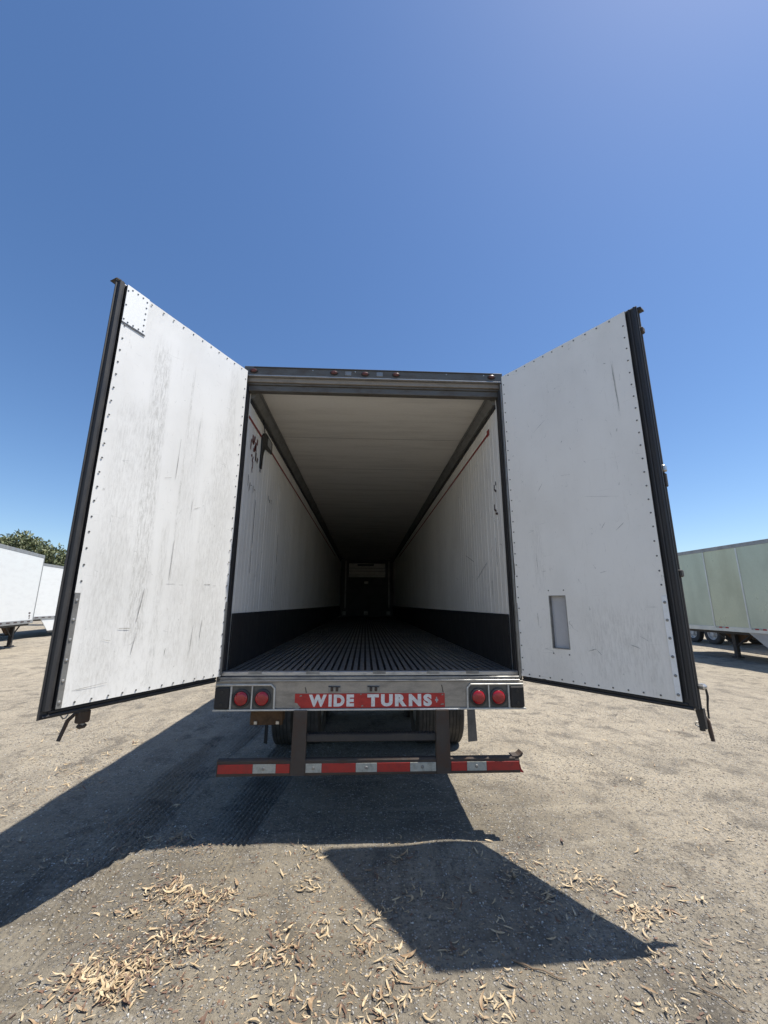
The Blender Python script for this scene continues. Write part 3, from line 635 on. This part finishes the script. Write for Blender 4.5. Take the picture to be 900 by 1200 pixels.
# lock rod and its hooked handle below the left door
ro = MB().tube([(.94, -.125, 1.05), (.94, -.125, 4.02)], .017, 10).build('lock_rod', M['alu_dull'], dl, True)
MB().box(.905, .975, -.150, -.10, 1.062, 1.135, .008).box(.912, .966, -.146, -.104, 1.030, 1.058, .012).build('rod_bracket', M['rust_steel'], dl)
MB().tube([(.945, -.13, 1.125), (.985, -.135, 1.118), (1.015, -.14, 1.09), (1.035, -.14, 1.03), (1.050, -.14, .985)], [.011, .012, .012, .011, .011], 8).build('lock_handle', M['rust_steel'], dl, True)
MB().tube([(1.04, -.10, 1.135), (1.05, -.10, 1.118), (1.065, -.10, 1.115), (1.08, -.10, 1.135)], .004, 6).build('retaining_loop', M['alu_dull'], dl)
MB().prism([(.86, 4.02), (.90, 4.02), (.885, 4.050), (.87, 4.036)], 'y', -.14, -.06).build('rod_keeper_tip', M['dark_paint'], dl)
MB().prism([(1.20, 4.02), (1.245, 4.02), (1.24, 4.028), (1.205, 4.034)], 'y', -.09, -.02).build('corner_cap', M['dark_paint'], dl)

dr, B, ns, riv = make_door(1, 123.85)
# recessed vent: frame walls and shutter plate
vf = MB()
for x0, x1, z0, z1 in ((.315, .321, 1.447, 1.860), (.456, .462, 1.447, 1.860), (.321, .456, 1.447, 1.453), (.321, .456, 1.854, 1.860)): vf.box(x0, x1, ns * -.034, ns * .003, z0, z1)
vf = vf.build('vent_frame', M['alu_dull'], dr)
B(.321, .456, -.030, -.026, 1.453, 1.854).build('vent_shutter', M['vent_grey'], dr)
vr = MB()
for x in (.318, .45): 
    for z in (1.41, 1.90): vr.lathe([(.006, 0), (.005, .003), (0, .004)], 8, Matrix.Translation((x, ns * .002, z)) @ Matrix.Rotation(R(-90 * ns), 4, 'X'))
vr.build('vent_rivet', M['rivet'], dr, kind='stuff')
B(1.130, 1.163, .0025, .007, 1.205, 1.845, .001).build('edge_angle', M['patch'], dr)
B(.0, .010, .0025, .008, 1.22, 1.80, .001).build('hinge_side_angle', M['alu_dull'], dr)
for k in range(6): MB().lathe([(.0095, 0), (.008, .005), (0, .007)], 8, Matrix.Translation((1.147, ns * .0075, 1.24 + k * .113)) @ Matrix.Rotation(R(-90 * ns), 4, 'X')).build('angle_bolt', M['alu_dull'], dr)
MB().tube([(1.208, -ns * .115, 1.03), (1.208, -ns * .115, 4.04)], .015, 12).build('lock_rod', M['dark_paint'], dr, True)
for z, mm in ((2.74, 'bolt'), (3.86, 'rust_steel'), (2.0, 'dark_paint')):
    MB().box(1.190, 1.236, -ns * .140, -ns * .090, z - .03, z + .02, .008).build('rod_guide', M[mm], dr)
MB().box(1.196, 1.230, -ns * .135, -ns * .10, 2.60, 2.70, .006).build('rod_collar', M['dark_paint'], dr)
MB().prism([(1.18, 4.022), (1.25, 4.022), (1.245, 4.044), (1.21, 4.054), (1.165, 4.062), (1.18, 4.038)], 'y', -ns * .14, -ns * .09).build('cam_keeper', M['dark_paint'], dr)
MB().box(1.215, 1.262, -ns * .15, -ns * .10, 1.27, 1.305, .012).build('handle_hub', M['bolt'], dr)
MB().tube([(1.248, -ns * .15, 1.28), (1.250, -ns * .155, 1.23), (1.240, -ns * .155, 1.16), (1.240, -ns * .15, 1.10)], [.006, .007, .006, .005], 8).build('handle_arm', M['dark_paint'], dr, True)
MB().prism([(1.190, 1.15), (1.232, 1.16), (1.236, 1.045), (1.205, 1.045)], 'y', -ns * .13, -ns * .095).build('rod_bracket', M['dark_paint'], dr)
MB().tube([(1.205, -ns * .13, 1.095), (1.222, -ns * .14, 1.108), (1.236, -ns * .14, 1.085), (1.240, -ns * .14, 1.03), (1.246, -ns * .14, .975)], [.010, .012, .012, .013, .011], 8).build('lock_handle', M['rust_steel'], dr, True)
MB().tube([(1.205, -ns * .12, 1.065), (1.180, -ns * .12, 1.075), (1.172, -ns * .12, 1.055), (1.20, -ns * .12, 1.045)], .004, 6).build('retaining_loop', M['alu_dull'], dr)
for dd, s in ((dl, -1), (dr, 1)):
    for z in (1.35, 2.1, 2.85, 3.8): MB().tube([(.0, -(-s) * .03, z - .06), (.0, -(-s) * .03, z + .06)], .014, 8).build('hinge', M['alu_dull'], dd, True)

def marks(door, ns_, segs, material, name='scrape_mark'):
    mb = MB()
    for x0, z0, x1, z1, w in segs:
        dx, dz = x1 - x0, z1 - z0; l_ = math.hypot(dx, dz); px_, pz_ = -dz / l_ * w / 2, dx / l_ * w / 2; k = 5; n0 = len(mb.v)
        for i in range(k + 1):
            t = i / k; h_ = math.sin(math.pi * min(max(t, .06), .94)) ** .5 * random.uniform(.4, 1.2); ox, oz = random.uniform(-.3, .3) * px_, random.uniform(-.3, .3) * pz_
            for sg_ in (-1, 1): mb.v.append((x0 + dx * t + px_ * h_ * sg_ + ox, ns_ * .0026, z0 + dz * t + pz_ * h_ * sg_ + oz))
        mb.f += [(n0 + 2 * i, n0 + 2 * i + 2, n0 + 2 * i + 3, n0 + 2 * i + 1) for i in range(k)]
    me = mb.mesh(name, material); o = place(name, me, door); o['kind'] = 'stuff'; return o
marks(dl, 1, [(.737, 1.884, .765, 1.66, .007), (.752, 1.60, .775, 1.45, .004), (.175, 1.936, .235, 1.934, .007), (.115, 1.928, .150, 1.926, .004), (.50, 1.925, .58, 1.922, .003), (.43, 1.921, .47, 1.92, .003), (.60, 3.05, .605, 2.72, .004), (.64, 2.72, .70, 2.70, .004), (.55, 2.25, .56, 1.95, .004), (.43, 2.6, .435, 2.42, .003), (.90, 1.30, 1.10, 1.285, .004), (.80, 1.62, .88, 1.625, .006), (.92, 1.55, .97, 1.56, .004), (.44, 3.3, .45, 2.9, .0025), (.30, 1.62, .31, 1.42, .004), (.52, 1.47, .525, 1.42, .006), (.22, 1.66, .23, 1.50, .005), (.35, 2.55, .42, 2.52, .004)], M['mark_scrape'])
marks(dr, -1, [(1.020, 3.62, 1.032, 3.22, .005), (.96, 3.66, .98, 3.65, .006), (.60, 1.45, .66, 1.47, .006), (.66, 1.47, .70, 1.43, .004), (.30, 2.75, .35, 2.82, .004), (.52, 2.84, .60, 2.83, .003), (.70, 2.62, .95, 2.57, .002), (.30, 3.30, .42, 3.38, .003), (.55, 3.12, .56, 3.14, .005), (.80, 2.35, .83, 2.39, .004), (.90, 2.32, .96, 2.37, .004), (.23, 2.22, .24, 2.05, .003), (.20, 1.72, .205, 1.62, .005), (.75, 2.02, .80, 2.03, .003), (.90, 1.52, .96, 1.50, .004), (.97, 1.58, 1.02, 1.55, .003)], M['mark_scrape'])
# ------------------------------------------------------------------ neighbouring trailers
def yard_trailer(name, label, loc, rz, sx, length, seams, skin, top=4.08, bot=1.03, wheels=(), leg=None, skirt=None, tape=True, group=None, rear_y=None, skirt_mat=None):
    """local frame: the near side is the plane x=0 and the body reaches to x=sx*2.6; y runs along the body"""
    t = thing(name, label, 'semi-trailer', loc, rz, group); Wd = 2.58
    def b_(x0, x1, y0, y1, z0, z1, c=0.0): return bx(sx * x0, sx * x1, y0, y1, z0, z1, c)
    b_(.03, Wd, .02, length - .02, bot + .05, top - .05).build('body', M['exterior'], t)
    b_(-.005, Wd, 0, length, top - .14, top, .01).build('top_rail', M['grey_rail'], t)
    b_(-.012, .10, 0, length, bot - .03, bot + .13, .005).build('bottom_rail', M['grey_rail'] if skin == 'white' else M['green_seam'], t)
    if seams:
        ys_ = list(np.arange(seams[0], length, seams[1])); ys_ = [y for y in ys_ if 0 < y < length]
        ed = [0.0] + ys_ + [length]
        for i in range(len(ed) - 1): b_(.005 + .003 * (i % 2), .03, ed[i] + .004, ed[i + 1] - .004, bot + .13, top - .14).build('side_panel', M['green_side' if i % 2 else 'green_reflection_side_b'] if skin == 'green' else M['white_skin'], t)
        for y in ys_: b_(-.006, .006, y - .028, y + .028, bot + .13, top - .141, .002).build('seam_post', M['green_seam'] if skin == 'green' else M['grey_rail'], t)
        if tape:
            for y in ys_:
                for k, mm in enumerate(('tape_white', 'tape_red', 'tape_white', 'tape_red')): b_(-.016, -.011, y + .06 + k * .13, y + .185 + k * .13, bot + .075, bot + .125).build('reflective_tape', M[mm], t)
    else:
        b_(.005, .03, 0.02, length - .02, bot + .13, top - .14).build('side_panel', M['white_skin'], t)
        for ye in (.0, length - .05): b_(-.004, .02, ye - .012, ye + .062, bot + .10, top - .141).build('corner_post', M['grey_rail'], t)
        for k, z_ in enumerate((1.42, 1.30, 1.20)): b_(.001, .006, .38, .56 - .05 * k, z_, z_ + .07).build('marking', M['mark_dark'], t)
        y = .3
        while y < length: b_(-.016, -.011, y, y + .30, bot + .04, bot + .09).build('reflective_tape', M['mark_dark'], t); y += .62
    b_(.1, Wd - .1, .1, length - .1, bot - .12, bot - .02).build('chassis', M['dark_paint'], t)
    for y in wheels:
        for x in (.19, Wd - .19):
            o = place('wheel', TY, t, (sx * x, y, .5), rot=(0, 0, (math.pi if sx > 0 else 0) if x < 1 else (0 if sx > 0 else math.pi))); place('rim', RI, o)
        MB().tube([(sx * .3, y, .5), (sx * 2.2, y, .5)], .07, 8).build('axle', M['dark_paint'], t)
    if wheels: b_(.6, 2.0, min(wheels) - .8, max(wheels) + .8, .62, .9).build('bogie', M['dark_paint'], t)
    if leg is not None:
        for x in (.36, Wd - .36):
            l_ = b_(x - .07, x + .07, leg - .07, leg + .07, .12, bot - .05, .01).build('landing_leg', M['dark_paint'], t)
            b_(x - .13, x + .13, leg - .13, leg + .13, .06, .12, .01).build('foot_pad', M['dark_paint'], l_)
            MB().tube([(sx * x, leg, .45), (sx * x, leg + .75, bot - .05)], .03, 6).build('leg_brace', M['dark_paint'], l_)
            MB().tube([(sx * x, leg, .45), (sx * x, leg - .75, bot - .05)], .03, 6).build('leg_brace', M['dark_paint'], l_)
        MB().prism([(leg - .65, bot - .04), (leg + .75, bot - .04), (leg + .25, .62), (leg - .1, .55)], 'x', sx * .5, sx * .53).build('leg_gusset', M['rust'], t)
        MB().tube([(sx * .36, leg, .55), (sx * (Wd - .36), leg, .55)], .03, 6).build('cross_shaft', M['dark_paint'], t)
    if skirt:
        y0, y1 = skirt; e = .55 * (1 if y0 < y1 else -1)
        MB().prism([(y0, bot - .03), (y1, bot - .03), (y1, .33), (y0 + e * 1.5, .33)], 'x', sx * .02, sx * .05).build('side_skirt', skirt_mat or M['grey_skirt'], t)
        MB().prism([(y0 + e * 1.5, .33), (y1, .33), (y1, .22), (y0 + e * 1.6, .22)], 'x', sx * .025, sx * .045).build('skirt_flap', M['rubber'], t)
    return t
ZG = -.12
# right, green reflection painted into its skin colour, nose away from the camera, seen in shade
a = R(2.5)
yard_trailer('parked_trailer', 'long ribbed trailer, its side coloured with a painted green reflection, parked at the right with a landing leg and side skirt', (13.02, 13.6, ZG), a + math.pi, -1, 16.1, (2.08, 1.365), 'green', leg=2.45, skirt=(3.35, 11.6), wheels=(13.4, 14.65))
yard_trailer('parked_trailer', 'trailer behind the one with the painted green reflection, showing only its wheels and dark chassis beneath', (17.6, 21.0, ZG), math.pi, -1, 15.5, None, 'white', wheels=(2.7, 3.98), skirt=None)
# left: nose corner at A, running towards the camera
va = Vector((1.29, -3.94, 0)).normalized(); ra = math.atan2(va.y, va.x) - math.pi / 2
yard_trailer('parked_trailer', 'white trailer at the far left nearest the camera, with cross-braced landing legs underneath', (-15.18, 16.07, ZG), ra, 1, 16.0, None, 'white', leg=.85, wheels=(3.1, 13.0, 14.2), skirt=None)
vb = Vector((.17, -.985, 0)).normalized(); rb_ = math.atan2(vb.y, vb.x) + math.pi / 2
yard_trailer('parked_trailer', 'white trailer half hidden behind the nearer one, with a white side skirt underneath', (-17.85, 18.0, ZG), rb_, -1, 16.1, None, 'white', leg=13.6, skirt=(2.8, 12.2), skirt_mat=M['white_skin'], wheels=(13.0, 14.3))

# ------------------------------------------------------------------ tree behind the left trailers
def tree(loc, label, H, crowns, seed):
    rng = np.random.default_rng(seed); t = thing('leafy_tree', label, 'tree', loc, 0, None)
    mb = MB(); mb.tube([(0, 0, -.1), (.1, 0, H * .25), (.25, .1, H * .5), (.2, .2, H * .78)], [.28, .22, .16, .07], 10).build('trunk', M['bark'], t, True)
    lm_ = MB(); Vv = []; N = 0
    for (cx, cy, cz, r) in crowns:
        lm_.tube([(.15, .05, H * .35), (cx * .5, cy * .5, cz * .72), (cx * .95, cy * .95, cz)], [.1, .06, .02], 6)
        n = int(620 * r * r); dirs = rng.normal(0, 1, (n, 3)); dirs /= np.linalg.norm(dirs, axis=1)[:, None]
        rad = r * (rng.uniform(.25, 1, n) ** .5) * (1 + .28 * np.sin(dirs[:, 0] * 7 + cx) * np.sin(dirs[:, 2] * 6 + cz * 3))
        c = np.array([cx, cy, cz]) + dirs * rad[:, None] * np.array([1, 1, .75])
        ax1 = rng.normal(0, 1, (n, 3)); ax1[:, 2] -= .7; ax1 /= np.linalg.norm(ax1, axis=1)[:, None]; ax2 = np.cross(ax1, rng.normal(0, 1, (n, 3))); ax2 /= np.linalg.norm(ax2, axis=1)[:, None]
        l = rng.uniform(.10, .22, n)[:, None]; w = l * rng.uniform(.28, .5, n)[:, None]
        Vv.append(np.stack([c - ax1 * l, c + ax2 * w, c + ax1 * l, c - ax2 * w], 1).reshape(-1, 3)); N += n
    lm_.build('limbs', M['bark'], t, True)
    o = place('crown', soup('crown', np.concatenate(Vv), np.arange(N * 4).reshape(-1, 4), M['foliage']), t); return t
tree((-31.5, 34.0, -.15), 'leafy green tree rising behind the white trailers at the far left', 7.2,
     [(0, 0, 6.9, 1.7), (-1.8, .4, 6.6, 1.7), (1.6, 0, 6.6, 1.35), (-3.6, .3, 6.0, 1.9), (3.2, .2, 5.9, 1.4), (4.2, .5, 5.1, 1.4), (2.0, .5, 5.2, 1.6), (0, .6, 5.2, 1.8), (5.2, .4, 4.5, 1.1)], 4)

# ------------------------------------------------------------------ dry eucalyptus leaves
def leaf_shape(kind, rng):
    """a narrow sickle leaf, folded and curled: returns 2 x (n+1) vertices"""
    n = 7; L_ = 1.0; w = rng.uniform(.065, .125); bend = rng.uniform(-.25, .25); curl = rng.uniform(.02, .20); tw = rng.uniform(-.9, .9); fold = rng.uniform(.1, .6)
    P = []; curl = rng.uniform(.08, .16) if kind % 2 else rng.uniform(.0, .04)
    for i in range(n + 1):
        t = i / n; x = (t - .5) * L_; y = bend * (1 - (2 * t - 1) ** 2); z = curl * (2 * t - 1) ** 2 * rng.uniform(.8, 1.2) + .03
        hw = w * (math.sin(math.pi * min(1, (t * .96 + .02))) ** .75) + .004; an = tw * (t - .5) 
        P.append([(x, y - hw * math.cos(an), z + hw * (fold + math.sin(an)) * .8), (x, y, z), (x, y + hw * math.cos(an), z + hw * (fold - math.sin(an)) * .8)])
    return np.array(P).reshape(-1, 3)
_n = 7
LF = np.array([(3 * i + j, 3 * i + 3 + j, 3 * i + 4 + j, 3 * i + 1 + j) for i in range(_n) for j in range(2)])
rl = np.random.default_rng(11); SH = [leaf_shape(i, rl) for i in range(14)]
# (x, y, sx, sy, count, share pale, share tan)
CL = [(-1.17, -.62, .13, .10, 260, .5, .33), (-1.27, -1.12, .17, .11, 430, .6, .26), (-1.03, -.92, .20, .09, 120, .6, .25), (-.62, -1.03, .13, .07, 75, .45, .35), (-.15, -1.40, .22, .08, 95, .65, .2),
      (.20, -1.22, .22, .10, 75, .7, .2), (-.18, -.74, .12, .10, 40, .7, .2), (-.5, -.5, .22, .12, 32, .8, .1), (.05, -1.02, .16, .12, 42, .5, .3), (-1.5, .05, .20, .08, 110, .3, .4), (-2.3, -.08, .22, .14, 80, .2, .4), (-1.9, .5, .4, .3, 45, .3, .4),
      (-3.3, .9, .30, .35, 160, .7, .2), (-3.2, 1.6, .35, .5, 90, .7, .2), (-3.7, 2.6, .6, .8, 60, .6, .2), (.03, -.42, .13, .11, 46, .25, .4), (.4, -.7, .3, .25, 34, .4, .3), (1.05, -.42, .14, .13, 80, .72, .2), (1.32, -.66, .17, .14, 90, .7, .2), (1.58, -.85, .18, .13, 90, .65, .2),
      (.9, -1.15, .28, .16, 60, .7, .2), (1.4, -1.35, .3, .12, 60, .7, .2), (2.1, -.6, .5, .4, 40, .8, .1), (-.6, -1.38, .3, .09, 45, .6, .25), (-.6, -.6, .7, .4, 70, .75, .15), (0, .2, 3.5, 1.5, 260, .6, .2), (2.2, 1.2, 1.6, 1.6, 120, .8, .1), (-3, 4, 2.5, 3, 150, .7, .2), (2.0, -1.1, .4, .3, 40, .7, .2)]
Lx = []
rr = np.random.default_rng(21)
for (cx, cy, sx_, sy_, n, a_, b2) in CL:
    n = int(n * 1.12)
    # clumpy: draw around a few sub-centres
    k = max(3, n // 14); sub = np.stack([rr.normal(cx, sx_, k), rr.normal(cy, sy_, k)], -1); pick = rr.integers(0, k, n)
    pos = sub[pick] + rr.normal(0, .06, (n, 2)) * (.6 + np.array([sx_, sy_]) * 1.5); kind = rr.uniform(0, 1, n)
    for (px, py), kd in zip(pos, kind):
        if px * px < 1.2 ** 2 * 1 and .2 < py < 5: 
            if rr.uniform() < .7: continue
        if py < -2.2: continue
        Lx.append((px, py, 0 if kd < a_ else (1 if kd < a_ + b2 else 2)))
ci = np.array([-.0686, -3.636])
def show(l): 
    return math.hypot(l[0] - ci[0], l[1] - ci[1])
lv = []
for (px, py, kd) in Lx:
    ln = float(np.clip(rr.lognormal(math.log(.036), .45), .012, .090)); lv.append([px, py, kd, ln, ln / show((px, py)), rr.integers(0, 14), rr.uniform(0, 6.283), rr.normal(0, .22), rr.normal(0, .22), rr.uniform(.0, .012)])
ycut = -1.62
vis = [l for l in lv if -2.2 < l[1] and abs(l[0]) < 4]
lv.sort(key=lambda l: -l[4] if (l[1] > -1.5 and abs(l[0] - .05) < (l[1] + 3.63) * .95) else 0)
KN = ('pale straw', 'tan', 'dark reddish brown'); KM = ('leaf_pale', 'leaf_tan', 'leaf_brown')
def region(x, y):
    if x < -.75: return 'in the drift at the lower left' if y < -.25 else 'on the gravel left of the trailer'
    if x < .55: return 'at the bottom centre of the yard' if y < -.62 else 'between the two door shadows behind the trailer'
    return 'on the right beside the slanting door shadow'
lmesh = {}
for l in lv[:300]:
    px, py, kd, ln, _, sh, a_, rx, ry, lift = l
    key = (kd, sh)
    if key not in lmesh: 
        me = soup('fallen_leaf', SH[sh], LF, M[KM[kd]]); me.polygons.foreach_set('use_smooth', np.ones(len(LF), bool)); lmesh[key] = me
    o = place('fallen_leaf', lmesh[key], None, (px, py, float(gz(px, py)) + .002 + lift * .5), rot=(rx, ry, a_)); o.scale = (ln, ln, ln)
    w_ = region(px, py); w2 = ('long ' if ln > .06 else 'short ') + ('curled' if sh % 2 else 'flattish'); o['label'] = f'{w2} {KN[kd]} leaf lying {w_}'; o['category'] = 'leaf'; o['group'] = f'{w2} {KN[kd]} leaves {w_}'
for kd in range(3):
    S_ = [l for l in lv[300:] if l[2] == kd]; Vs = []
    for (px, py, _, ln, _, sh, a_, rx, ry, lift) in S_:
        v_ = SH[sh] * ln * .95; ca, sa = math.cos(a_), math.sin(a_); z_ = v_[:, 2] + rx * v_[:, 1] + ry * v_[:, 0]
        Vs.append(np.stack([v_[:, 0] * ca - v_[:, 1] * sa + px, v_[:, 0] * sa + v_[:, 1] * ca + py, z_ + float(gz(px, py)) + .002 + lift], -1))
    me = soup('leaf_litter', np.concatenate(Vs), (LF[None] + (np.arange(len(S_)) * len(SH[0]))[:, None, None]).reshape(-1, 4), M[KM[kd]])
    o = place('leaf_litter', me); o['kind'] = 'stuff'; o['label'] = f'{KN[kd]} small dry leaves strewn over the gravel'
# crumbs of broken leaf and bark, too many to count
for mm, n_, lo, hi in (('leaf_pale', 3000, .003, .011), ('leaf_tan', 2600, .003, .012), ('leaf_brown', 1800, .003, .016)):
    px = rr.normal(0, 1, n_); py = rr.normal(0, 1, n_); u = rr.uniform(0, 1, n_)
    cc = np.array([(c_[0], c_[1], c_[2], c_[3]) for c_ in CL]); wgt = np.array([c_[4] for c_ in CL], float) ** .8; wgt /= wgt.sum(); pk = rr.choice(len(CL), n_, p=wgt)
    px = np.where(u < .6, cc[pk, 0] + px * (cc[pk, 2] * 1.5 + .05), rr.uniform(-4, 4.5, n_)); py = np.where(u < .6, cc[pk, 1] + py * (cc[pk, 3] * 1.5 + .05), -2 + 7 * rr.uniform(0, 1, n_) ** 1.5)
    l_ = rr.uniform(lo, hi, n_); w_ = l_ * rr.uniform(.2, .6, n_); a_ = rr.uniform(0, 6.28, n_); ca, sa = np.cos(a_), np.sin(a_); z0 = gz(px, py) + .0025
    tz = rr.uniform(-.3, .6, (n_, 4)) * w_[:, None] + z0[:, None]; q4 = np.array([(-1, -.4), (.8, -1), (1, .5), (-.6, 1)])
    X4 = px[:, None] + q4[None, :, 0] * l_[:, None] * ca[:, None] - q4[None, :, 1] * w_[:, None] * sa[:, None]; Y4 = py[:, None] + q4[None, :, 0] * l_[:, None] * sa[:, None] + q4[None, :, 1] * w_[:, None] * ca[:, None]
    o = place('leaf_crumbs', soup('leaf_crumbs', np.stack([X4, Y4, np.maximum(tz, z0[:, None] - .001)], -1).reshape(-1, 3), np.arange(n_ * 4).reshape(-1, 4), M[mm])); o['kind'] = 'stuff'; o['label'] = 'crumbs of broken dry leaf and bark strewn over the gravel'
# twigs
for i, (x, y, ln, a_, r_, lab) in enumerate(((.84, -1.17, .26, -.45, .0045, 'longest dry brown twig lying just below the tip of the right door shadow'), (-1.62, -.92, .12, .35, .002, 'thin dark twig beside a pale leaf at the lower left'),
                                       (-.92, -.62, .16, 1.1, .002, 'thin bent twig left of the large leaf drift'), (-.72, -.60, .12, .3, .003, 'pale short twig lying alone in the centre left of the yard'), (1.62, -1.38, .2, -.9, .003, 'twig at the lower right corner of the yard'), (.28, -1.22, .18, .3, .003, 'brown twig among the leaves at the bottom centre'))):
    pts = []; 
    for k in range(6):
        t = k / 5 - .5; px = x + math.cos(a_) * ln * t + .012 * math.sin(k * 1.9 + i); py = y + math.sin(a_) * ln * t + .010 * math.cos(k * 2.3); pts.append((px, py, float(gz(px, py)) + r_ + .003 + .004 * (k % 2)))
    o = MB().tube(pts, [r_ * (1 - .09 * k) for k in range(6)], 6).build('fallen_twig', M['twig'], None, True); o['label'] = lab; o['category'] = 'twig'
